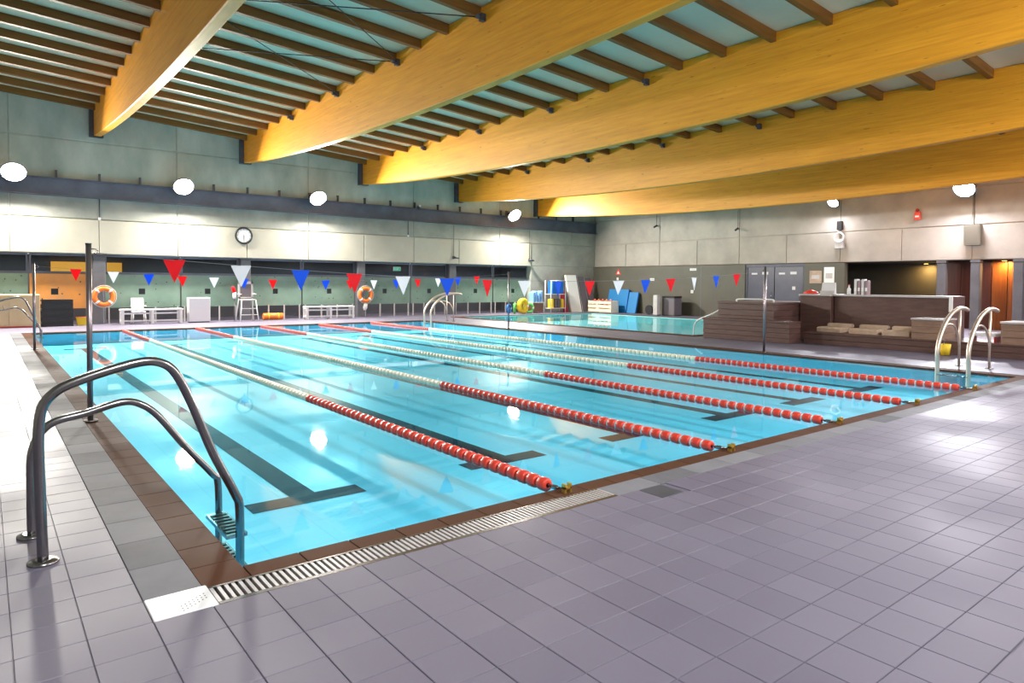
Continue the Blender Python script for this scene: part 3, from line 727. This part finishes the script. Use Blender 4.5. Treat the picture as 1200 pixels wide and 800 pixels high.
t = thing('white_cabinet', 'plain white upright box between left bench and lifeguard chair', 'cabinet', (5.45, 24.25, 0))
MB().bbox(-.39,.39,-.17,.17,.04,.97,.012).obj('body', 'white', t); MB().box(-.37,.37,-.185,-.17,.07,.94).obj('door', 'white_plate', t)
MB().box(-.36,.36,-.15,.15,0,.04).obj('plinth', 'dark_steel', t)

t = thing('lifeguard_chair', 'tall grey lifeguard chair in front of the green panels', 'chair', (7.27, 24.2, 0))
for sx in (-1,1):
    MB().tube([(sx*.27,-.22,.86),(sx*.36,-.34,0)], .022, 8).obj('leg', 'white', t)
    MB().tube([(sx*.27,.2,1.58),(sx*.27,.2,.86),(sx*.36,.3,0)], .022, 8).obj('leg', 'white', t)
    MB().box(sx*.29-.025,sx*.29+.025,-.24,.2,1.08,1.11).obj('armrest', 'white', t)
MB().bbox(-.28,.28,-.25,.22,.83,.88,.012).obj('seat', 'stone_top', t)
MB().box(-.29,.29,.17,.23,1.5,1.6).box(-.29,.29,.17,.23,.92,.97).box(-.29,-.22,.17,.23,.92,1.6).box(.22,.29,.17,.23,.92,1.6).obj('back_frame', 'stone_top', t)
MB().box(-.22,.22,.185,.215,.97,1.5).obj('back_panel', 'mat_grey', t)
for z in (.25,.5): MB().box(-.33+z*.05,.33-z*.05,-.31+z*.12,-.24+z*.12,z,z+.03).obj('step', 'white', t)
t = thing('rescue_tube', 'red and white rescue tube hanging left of the lifeguard chair', 'rescue tube', (6.78, 24.2, .9))
MB().tube([(0,0,0),(0,0,.03),(.0,0,.26)], [.04,.065,.065], 10).obj('white_end', 'white', t)
MB().tube([(0,0,.26),(-.06,0,.46),(-.07,0,.5)], [.068,.068,.03], 10).obj('red_end', 'flag_red', t)
MB().tube([(0,0,0),(0,0,-.9)], .012, 6).obj('stand_rod', 'steel', t)

t = thing('cream_cabinet', 'long cream cabinet at the far left beside the black crates', 'cabinet', (-.9, 24.3, 0))
MB().bbox(-1.28,1.28,-.3,.3,.05,1.11,.01).obj('body', 'cabinet', t)
for k in range(3): 
    d_ = MB().box(-1.25+.84*k,-.43+.84*k,-.315,-.3,.1,1.06).obj('door', 'cabinet', t); MB().tube([(-.55+.84*k,-.335,.6),(-.55+.84*k,-.335,.75)],.01,6).obj('handle', 'steel', d_)
MB().box(-1.27,1.27,-.31,.29,0,.05).obj('plinth', 'red_dark', t)
cl = ['bottom black crate of the stack beside the cream cabinet','second black crate from the floor beside the cream cabinet','third black crate from the floor beside the cream cabinet','top black crate of the stack beside the cream cabinet']
for k in range(4):
    t = thing('plastic_crate', cl[k], 'crate', (.88, 24.4, .232*k), 0, 'stacked black crates')
    b = MB(); b.box(-.46,.46,-.24,.24,.0,.02)
    for (x0,x1,y0,y1) in ((-.46,.46,-.24,-.22),(-.46,.46,.22,.24),(-.46,-.44,-.22,.22),(.44,.46,-.22,.22)): b.box(x0,x1,y0,y1,.02,.07).box(x0,x1,y0,y1,.17,.228)
    b.box(-.43,.43,-.215,.215,.02,.2).obj('body', 'black', t)
    b = MB()
    for q in range(12): b.box(-.45+.08*q,-.42+.08*q,-.235,-.225,.07,.17)
    b.obj('ribs', 'black', t)
t = thing('yellow_bin', 'small yellow bin on the floor right of the black crates', 'bin', (1.62, 24.6, 0))
MB().prism([(-.13,0),(.13,0),(.17,.27),(-.17,.27)], 'y', -.12, .12).obj('body', 'yellow', t); MB().box(-.18,.18,-.13,.13,.27,.29).obj('rim', 'orange', t)
t = thing('float_roll', 'orange foam roll lying on the floor right of lifeguard chair', 'foam roll', (8.5, 24.75, 0))
MB().tube([(-.42,0,.14),(-.4,0,.14),(.4,0,.14),(.42,0,.14)], [.1,.14,.14,.1], 14).obj('roll', 'orange', t)
for xx in (-.2,.2): MB().tube([(xx-.02,0,.14),(xx+.02,0,.14)], .145, 14).obj('strap', 'yellow', t)

# training gear in the far right corner
def hoop(x, y, R, mm, label, rz=0, r=.05):
    t = thing('float_ring', label, 'float ring', (x,y,R+r), rz, 'foam rings by the far corner')
    MB().tube([(R*math.cos(2*math.pi*k/24), 0, R*math.sin(2*math.pi*k/24)) for k in range(24)], r, 10, closed=True).obj('ring', mm, t)
    MB().tube([((R+.004)*math.cos(-.2+.13*j), 0, (R+.004)*math.sin(-.2+.13*j)) for j in range(4)], r+.004, 10).obj('band', 'white', t)
hoop(21.35, 23.8, .31, 'yellow', 'yellow foam ring standing in the heap, front left one', .25, .11); hoop(21.6, 24.25, .30, 'yellow', 'yellow foam ring standing behind the front one', .3, .10)
hoop(21.95, 24.05, .22, 'green', 'green foam ring at the right of the heap', -.4, .07); hoop(21.05, 24.15, .22, 'green', 'green foam ring at the left of the heap', .8, .07)
hoop(21.85, 24.6, .26, 'ltblue', 'pale blue foam ring at the back of the heap', .2, .06); hoop(20.85, 24.4, .2, 'blue', 'dark blue foam ring at the left back of the heap', .4, .06)
t = thing('foam_stand', 'low brown stand holding pale blue foam floats', 'stand', (22.62, 24.3, 0))
MB().box(-.42,.42,-.25,.25,.56,.6).obj('top', 'white', t); MB().box(-.38,.38,-.18,.22,.05,.52).obj('box', 'brownbox', t)
for sx in (-1,1):
    for sy in (-1,1): MB().box(sx*.4-.02,sx*.4+.02,sy*.23-.02,sy*.23+.02,0,.56).obj('leg', 'white', t)
for k, (xx, a) in enumerate(((-.29,.03),(-.1,-.03),(.09,.03),(.28,-.03))):
    tag(MB().bbox(-.07,.07,-.2,.2,0,.52+.08*(k%2),.03).obj('foam_float', 'ltblue', None, (22.62+xx,24.28,.6), (0,a,0)), 'pale blue foam float on the brown stand, %s from the left' % ('first','second','third','fourth')[k], 'foam float', 'pale blue floats on the stand')
t = thing('gear_rack', 'white wheeled rack with blue kickboards near the corner', 'rack', (24.02, 24.25, 0))
for sx in (-1,1):
    for sy in (-1,1): MB().tube([(sx*.54,sy*.24,0),(sx*.54,sy*.24,1.78)], .025, 8).obj('post', 'white', t)
for z in (.22,1.0): MB().box(-.54,.54,-.25,.25,z,z+.035).obj('shelf', 'white', t)
MB().tube([(-.54,-.24,1.76),(.54,-.24,1.76)], .02, 8).obj('top_rail', 'white', t)
for k in range(6):
    tag(MB().bbox(-.065,.065,-.2,.2,0,.72,.03).obj('kickboard', 'blue', None, (23.66+.145*k, 24.22, 1.045+(.0 if k<6 else .45)), (0,0,0)), 'blue kickboard upright on the white rack, %s from the left' % ('first','second','third','fourth','fifth','sixth')[k], 'kickboard', 'blue kickboards on the white rack')
for k, mm in enumerate(('yellow','mat_grey','mat_grey','yellow')):
    tag(MB().bbox(-.1,.1,-.18,.18,0,.5,.04).obj('foam_block', mm, None, (23.65+.25*k, 24.22, .258)), '%s foam block on the lower shelf of the white rack, %s from the left' % (mm.replace('mat_grey','dark grey'), ('first','second','third','fourth')[k]), 'foam block', 'foam blocks on the white rack')
def leaning(name, x0, x1, h, mm, y0, y1, label, cat, edge=None, th=.08):
    """flat board leaning against the far wall: foot at y0, top at y1"""
    t = thing(name, label, cat, ((x0+x1)/2, y0, 0)); hw = (x1-x0)/2
    b = MB().prism([(0,0),(th,0),(y1-y0+th,h),(y1-y0,h)], 'x', -hw, hw).obj('board', mm, t)
    MB().prism([(-.006,.0),(0,0),(y1-y0,h),(y1-y0-.006,h)], 'x', -hw, -hw+.05).obj('edge_strip', edge or mm, t)
leaning('crimson_board', 24.66, 24.98, 1.2, 'crimson', 24.2, 24.6, 'crimson board leaning beside the white rack', 'board')
leaning('white_mat', 25.05, 25.85, 2.1, 'white', 24.0, 24.55, 'tall white mat leaning on the far wall near the corner', 'mat', 'cream', .12)
leaning('grey_mat', 25.95, 26.5, 2.02, 'mat_grey', 24.05, 24.6, 'tall grey mat leaning right beside the white mat', 'mat', 'stone_top')
leaning('grey_mat', 26.55, 27.1, 1.95, 'mat_grey', 24.1, 24.62, 'tall grey mat leaning in the corner, right of another grey mat', 'mat', 'stone_top')
# crate and mats at the right wall
t = thing('toy_crate', 'white slatted crate with red toys in front of blue mats', 'crate', (26.6, 23.05, 0), 0)
for z in (.05,.27,.49): MB().box(-.32,-.3,-.9,.9,z,z+.14).obj('front_slat', 'cream', t)
for y in (-.9,.0,.88): MB().box(-.3,.3,y,y+.03,0,.66).obj('divider', 'cream', t)
MB().box(.28,.3,-.9,.9,0,.66).obj('back', 'cream', t); MB().box(-.3,.28,-.87,.88,.02,.05).obj('bottom', 'cream', t)
for k in range(5):
    t2 = tag(MB().ball(26.6-.08, 22.4+.31*k, .58, .14, .14, .14, 0, 12, 8).ball(26.6-.08, 22.4+.31*k, .73, .03,.03,.02, 1).obj('play_ball', ['red' if k%2==0 else 'orange','white']), '%s ball in the white crate, %s from the near end' % ('red' if k%2==0 else 'orange', ('first','second','third','fourth','fifth')[k]), 'ball', 'balls in the white crate')
def mat_right(name, y0, y1, h, mm, x, label):
    t = thing(name, label, 'mat', (x, (y0+y1)/2, 0)); hw = (y1-y0)/2
    MB().prism([(0,0),(.1,0),(.36,h),(.26,h)], 'y', -hw, hw).obj('pad', mm, t)
    MB().prism([(-.004,0),(.0,0),(.26,h),(.256,h)], 'y', -hw, -hw+.04).obj('seam', 'blue', t)
mat_right('blue_mat', 21.9, 23.4, 1.3, 'blue_mat', 27.2, 'wide blue mat leaning on the right wall behind the crate'); mat_right('blue_mat', 21.2, 21.85, 1.15, 'blue_mat', 27.2, 'narrow blue mat leaning on the right wall beside the wide one')
t = thing('bollard', 'pale square post standing by the small pool', 'post', (26.3, 18.95, 0)); MB().bbox(-.12,.12,-.14,.14,0,1.05,.02).obj('shaft', 'stone_top', t); MB().box(-.14,.14,-.16,.16,0,.04).obj('base', 'dark_steel', t)
t = thing('trash_bin', 'dark upright bin right of the pale square post', 'bin', (26.9, 18.45, 0)); MB().bbox(-.3,.3,-.42,.42,.03,.92,.04).obj('body', 'mat_grey', t); MB().bbox(-.31,.31,-.43,.43,.92,1.0,.03).obj('lid', 'black', t); MB().box(-.28,.28,-.4,.4,0,.03).obj('base', 'black', t)
t = thing('trolley_wheel', 'black cable reel left of the pale square post', 'reel', (26.5, 19.6, .26), math.pi/2)
MB().tube([(0,-.05,0),(0,.05,0)], .25, 20).obj('drum', 'black', t); MB().tube([(0,-.07,0),(0,-.05,0)], .1, 12).obj('hub', 'mat_grey', t)

# signs on the lower right wall
def plate(y, z, w_, h_, label, mm='paper', x=XW-.112, tri=False):
    t = thing('wall_sign', label, 'sign', (x, y, z))
    if tri: MB().prism([(-w_/2,0),(w_/2,0),(0,h_)], 'x', 0, .01).obj('plate', 'red', t); MB().prism([(-w_/4,h_*.12),(w_/4,h_*.12),(0,h_*.6)], 'x', -.003, 0).obj('print', 'white', t)
    else: MB().box(0,.01,-w_/2,w_/2,0,h_).obj('plate', mm, t); MB().box(-.003,0,-w_/3,w_/3,h_*.35,h_*.65).obj('print', 'stone_top', t)
plate(22.9, 2.15, .4, .35, 'red and white triangular warning sign in the right corner', tri=True); plate(22.95, 1.6, .14, .38, 'narrow white sign below the triangular warning sign')
plate(20.4, 1.8, .3, .14, 'small white plate between the blue mats and the post'); plate(17.7, 2.32, .4, .12, 'small white plate high on the olive wall above the pennants'); plate(17.75, 1.16, .16, .16, 'small white switch plate low on the olive wall')

# ------------------------------------------------------------------ stone spa, counter and seats on the right
def clad(parent, x0, x1, y0, y1, z0, z1, rows, mm='stone'):
    """stone cladding in courses, each course a slab of its own"""
    h = (z1-z0)/rows
    for k in range(rows): MB().bbox(x0-(k%2)*.004, x1+(k%2)*.004, y0-(k%2)*.004, y1+(k%2)*.004, z0+k*h, z0+(k+1)*h-.006, .006).obj('stone_course', mm, parent)
t = thing('spa_step', 'low brown stone step block in front of the spa tub', 'step', (16.5, 7.3, 0)); clad(t, -.3, .28, -1.4, 1.4, 0, .56, 4); MB().box(-.32,.28,-1.42,1.42,.56,.6).obj('cap', 'stone', t)
t = thing('spa_tub', 'raised brown stone spa tub behind the low step block', 'spa', (18.0, 7.65, 0)); clad(t, -1.2, 1.2, -.92, .95, 0, 1.04, 6); MB().box(-1.22,1.22,-.94,.97,1.04,1.1).obj('cap', 'stone', t)
MB().tube(spline([(-1.1,-.85,1.1),(-1.1,-.85,1.17),(-1.1,-.6,1.18),(-1.1,.3,1.17),(-1.1,.35,1.1)], 4), .022, 8).obj('grab_rail', 'white', t)
t = thing('spa_handrail', 'white sloping handrail from small pool to the spa', 'handrail', (17.0, 9.0, 0))
MB().tube(spline([(0,.65,-.02),(0,.62,.30),(0,.45,.48),(0,0,.66),(0,-.35,.82),(0,-.37,.7)], 4), .025, 8).obj('rail', 'white', t); MB().tube([(0,-.37,.0),(0,-.37,.72)], .02, 8).obj('post', 'white', t)
t = thing('stone_counter', 'long brown stone bar counter with pale top on the right', 'counter', (18.7, 4.3, 0))
MB().bbox(-.4,.4,-1.55,1.42,0,1.3,.01).obj('front_panel', 'stone', t); MB().bbox(-.55,.4,1.44,2.38,0,1.3,.01).obj('side_panel', 'stone', t)
MB().box(-.45,.45,-1.55,1.44,1.3,1.35).box(-.6,.45,1.44,2.4,1.3,1.35).obj('worktop', 'stone_top', t); MB().bbox(-.41,.41,-1.63,-1.55,0,1.35,.01).obj('end_panel', 'stone', t); MB().box(-.45,-.41,-1.63,-1.55,.95,1.35).obj('end_trim', 'white', t)
t = thing('stone_plinth', 'low dark stone plinth carrying the seat cushions', 'plinth', (17.5, 3.9, 0)); clad(t, -.72, .62, -3.9, 1.9, 0, .28, 2, 'stone'); MB().box(-.74,.62,-3.92,1.92,.28,.32).obj('cap', 'stone', t)
for k, (y0,y1) in enumerate(((5.0,5.7),(4.05,4.8),(3.25,3.95))):
    t = thing('seat_cushion', 'tan cushion on the dark plinth, %s from the spa' % ('first','second','third')[k], 'cushion', (17.55, (y0+y1)/2, .32), 0, 'tan cushions on the plinth')
    h = (y1-y0)/2; MB().bbox(-.3,.5,-h,h,0,.13,.03).obj('pad', 'tan', t); MB().bbox(.3,.5,-h,h,.13,.22,.03).obj('bolster', 'tan', t)
for (y0,y1,lab) in ((2.4,3.05,'brown stone block on the plinth left of the ladder'),(.2,1.2,'brown stone block at the right photo edge behind the ladder')):
    t = thing('stone_block', lab, 'block', (17.3, (y0+y1)/2, .32), 0, 'stone blocks on the plinth'); h = (y1-y0)/2
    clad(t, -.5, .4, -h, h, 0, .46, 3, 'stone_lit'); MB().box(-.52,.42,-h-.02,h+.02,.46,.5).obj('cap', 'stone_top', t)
t = thing('white_stool', 'low white bench between the two stone blocks', 'bench', (17.2, 1.62, .32)); MB().bbox(-.2,.2,-.28,.28,.14,.22,.02).obj('seat', 'paper', t)
for sy in (-1,1): MB().box(-.17,.17,sy*.24-.02,sy*.24+.02,0,.14).obj('leg', 'red_dark', t)
t = thing('yellow_bucket', 'small yellow bucket on the deck by the stone plinth', 'bucket', (16.5, 2.2, 0)); MB().tube([(0,0,0),(0,0,.26)], [.09,.12], 14).obj('body', 'yellow', t); MB().tube(spline([(-.12,0,.25),(0,0,.38),(.12,0,.25)],5), .008, 6).obj('handle', 'steel', t)
# on the counter
t = thing('red_bowl', 'red dome upside down on the stone counter', 'bowl', (18.45, 6.5, 1.35)); MB().tube([(0,0,0),(0,0,.05),(0,0,.09),(0,0,.12)], [.22,.2,.13,.03], 16).obj('shell', 'red', t); MB().tube([(0,0,.115),(0,0,.14)], .03, 10).obj('knob', 'red_dark', t)
t = thing('brochure_stand', 'grey brochure stand on the stone counter', 'stand', (18.5, 6.0, 1.35), -math.pi/2); MB().prism([(-.05,0),(.08,0),(.05,.34),(.03,.34)], 'x', -.2, .2).obj('back', 'paper', t); MB().box(-.2,.2,-.1,-.05,0,.1).obj('tray', 'stone_top', t)
t = thing('bottle', 'white bottle on the stone counter', 'bottle', (18.5, 5.4, 1.35)); MB().tube([(0,0,0),(0,0,.16),(0,0,.2),(0,0,.26)], [.05,.05,.02,.02], 12).obj('body', 'white', t); MB().tube([(0,0,.26),(0,0,.29)], .024, 10).obj('cap', 'red', t)
for k, yy in enumerate((5.2,5.1,5.0,4.9)):
    tag(MB().bbox(-.1,.1,-.035,.035,0,.44-.04*(k%2),.008).box(-.102,-.1,-.03,.03,.1,.2,1).obj('binder', ['paper' if k%2==0 else 'dusty','white'], None, (18.55, yy, 1.35)), '%s binder on the stone counter, %s from the bottle' % ('pale' if k%2==0 else 'dusty pink', ('first','second','third','fourth')[k]), 'binder', 'binders on the counter')
plate(11.2, 1.7, .55, .55, 'pinkish poster on olive wall behind the counter', 'tan', XW-.112); plate(10.6, 1.65, .45, .75, 'white poster on olive wall behind the counter', 'white', XW-.112)

# ------------------------------------------------------------------ small wall fittings
t = thing('wall_clock', 'round black rimmed wall clock on the pale far wall', 'clock', (7.34, YW-.06, 3.49))
ring = [(.32*math.cos(2*math.pi*k/32), -.04, .32*math.sin(2*math.pi*k/32)) for k in range(32)]
MB().tube(ring, .04, 8, closed=True).obj('rim', 'black', t); MB().tube([(0,0,0),(0,-.04,0)], .31, 32).obj('face', 'white', t)
b = MB()
for k in range(12):
    a = k*math.pi/6; b.box(.25*math.cos(a)-.012,.25*math.cos(a)+.012,-.046,-.04,.25*math.sin(a)-.012,.25*math.sin(a)+.012)
b.obj('hour_marks', 'black', t); MB().box(-.012,.012,-.05,-.042,-.16,.02).obj('hour_hand', 'black', t); MB().box(-.008,.008,-.054,-.048,-.23,.03).obj('minute_hand', 'black', t)
def wall_cam(x, z, label):
    t = thing('wall_camera', label, 'camera', (x, YW-.06, z)); MB().box(-.03,.03,-.14,0,.0,.05).box(-.06,.06,-.02,0,-.04,.1).obj('bracket', 'dark_steel', t)
    MB().tube([(-.1,-.14,.03),(.14,-.22,-.0)], .05, 10).obj('body', 'dark_steel', t); MB().tube([(.14,-.22,0),(.17,-.23,-.004)], .035, 10).obj('lens', 'black', t); MB().tube([(0,-.02,.1),(0,-.02,1.64)], .012, 6).obj('conduit', 'dark_steel', t)
wall_cam(17.64, 2.86, 'dark security camera on the pale far wall above the pennants'); wall_cam(22.6, 2.86, 'dark security camera at the right end of the pale far wall')
def conduit(x, lab):
    t = thing('conduit', lab, 'conduit', (x, YW, 3.86)); MB().tube([(0,-.02,0),(0,-.02,.72)], .015, 6).obj('pipe', 'dark_steel', t); MB().box(-.04,.04,-.05,0,-.05,.04).obj('junction_box', 'white', t)
conduit(2.25, 'short conduit below the steel channel near the left pole'); conduit(15.05, 'short conduit below the steel channel near the exit sign')
t = thing('spot_lamp', 'small unlit lamp on the steel channel between floodlights', 'lamp', (15.52, YW-.2, 5.2)); MB().tube([(0,0,.02),(0,-.12,.1)], .09, 12).obj('head', 'dark_steel', t); MB().tube([(0,-.12,.1),(0,-.14,.11)], .07, 12).obj('lens', 'white', t); MB().box(-.02,.02,0,.12,0,.04).obj('bracket', 'dark_steel', t)
# right wall fittings
t = thing('wall_speaker_box', 'grey beige speaker box below the bright right floodlight', 'speaker', (XW, 5.25, 3.13)); MB().prism([(-.18,0),(-.28,.75),(0,.75),(0,0)], 'y', -.26, .26).obj('cabinet', 'speaker_cloth', t); MB().prism([(-.19,.06),(-.283,.70),(-.27,.70),(-.177,.06)], 'y', -.22, .22).obj('grille', 'speaker_cloth', t); MB().tube([(-.03,0,.75),(-.03,0,1.95)], .012, 6).obj('cable', 'dark_steel', t)
t = thing('wall_siren', 'dark siren with white ring on the right wall', 'siren', (XW, 10.2, 3.2)); MB().box(-.12,0,-.18,.18,0,.4).obj('box', 'stone_top', t)
MB().tube([(-.12+.0,.2*math.cos(2*math.pi*k/20),.46+.2*math.sin(2*math.pi*k/20)) for k in range(20)], .03, 8, closed=True).obj('ring', 'white', t); MB().box(-.14,0,-.1,.1,.78,1.15).obj('horn', 'black', t)
t = thing('alarm_box', 'small red alarm box on the right wall', 'alarm', (XW, 7.17, 4.2)); MB().bbox(-.1,0,-.11,.11,0,.3,.02).obj('body', 'red', t); MB().tube([(-.1,0,.34),(-.06,0,.4)], .06, 10).obj('beacon', 'red_dark', t); MB().box(-.104,-.1,-.07,.07,.1,.16).obj('print', 'white', t)
for (y,z,lab) in ((20.14,4.75,'small camera hanging by the fifth beam on right wall'),(15.13,4.3,'small camera on a rod on the right wall')):
    t = thing('wall_camera', lab, 'camera', (XW, y, z)); MB().tube([(-.1,0,.9),(-.1,0,.08)], .012, 6).box(-.12,0,-.02,.02,.0,.04).obj('rod', 'dark_steel', t); MB().tube([(-.1,0,.04),(-.3,0,-.06)], .05, 10).obj('body', 'dark_steel', t); MB().tube([(-.3,0,-.06),(-.32,0,-.07)], .035, 10).obj('lens', 'black', t)
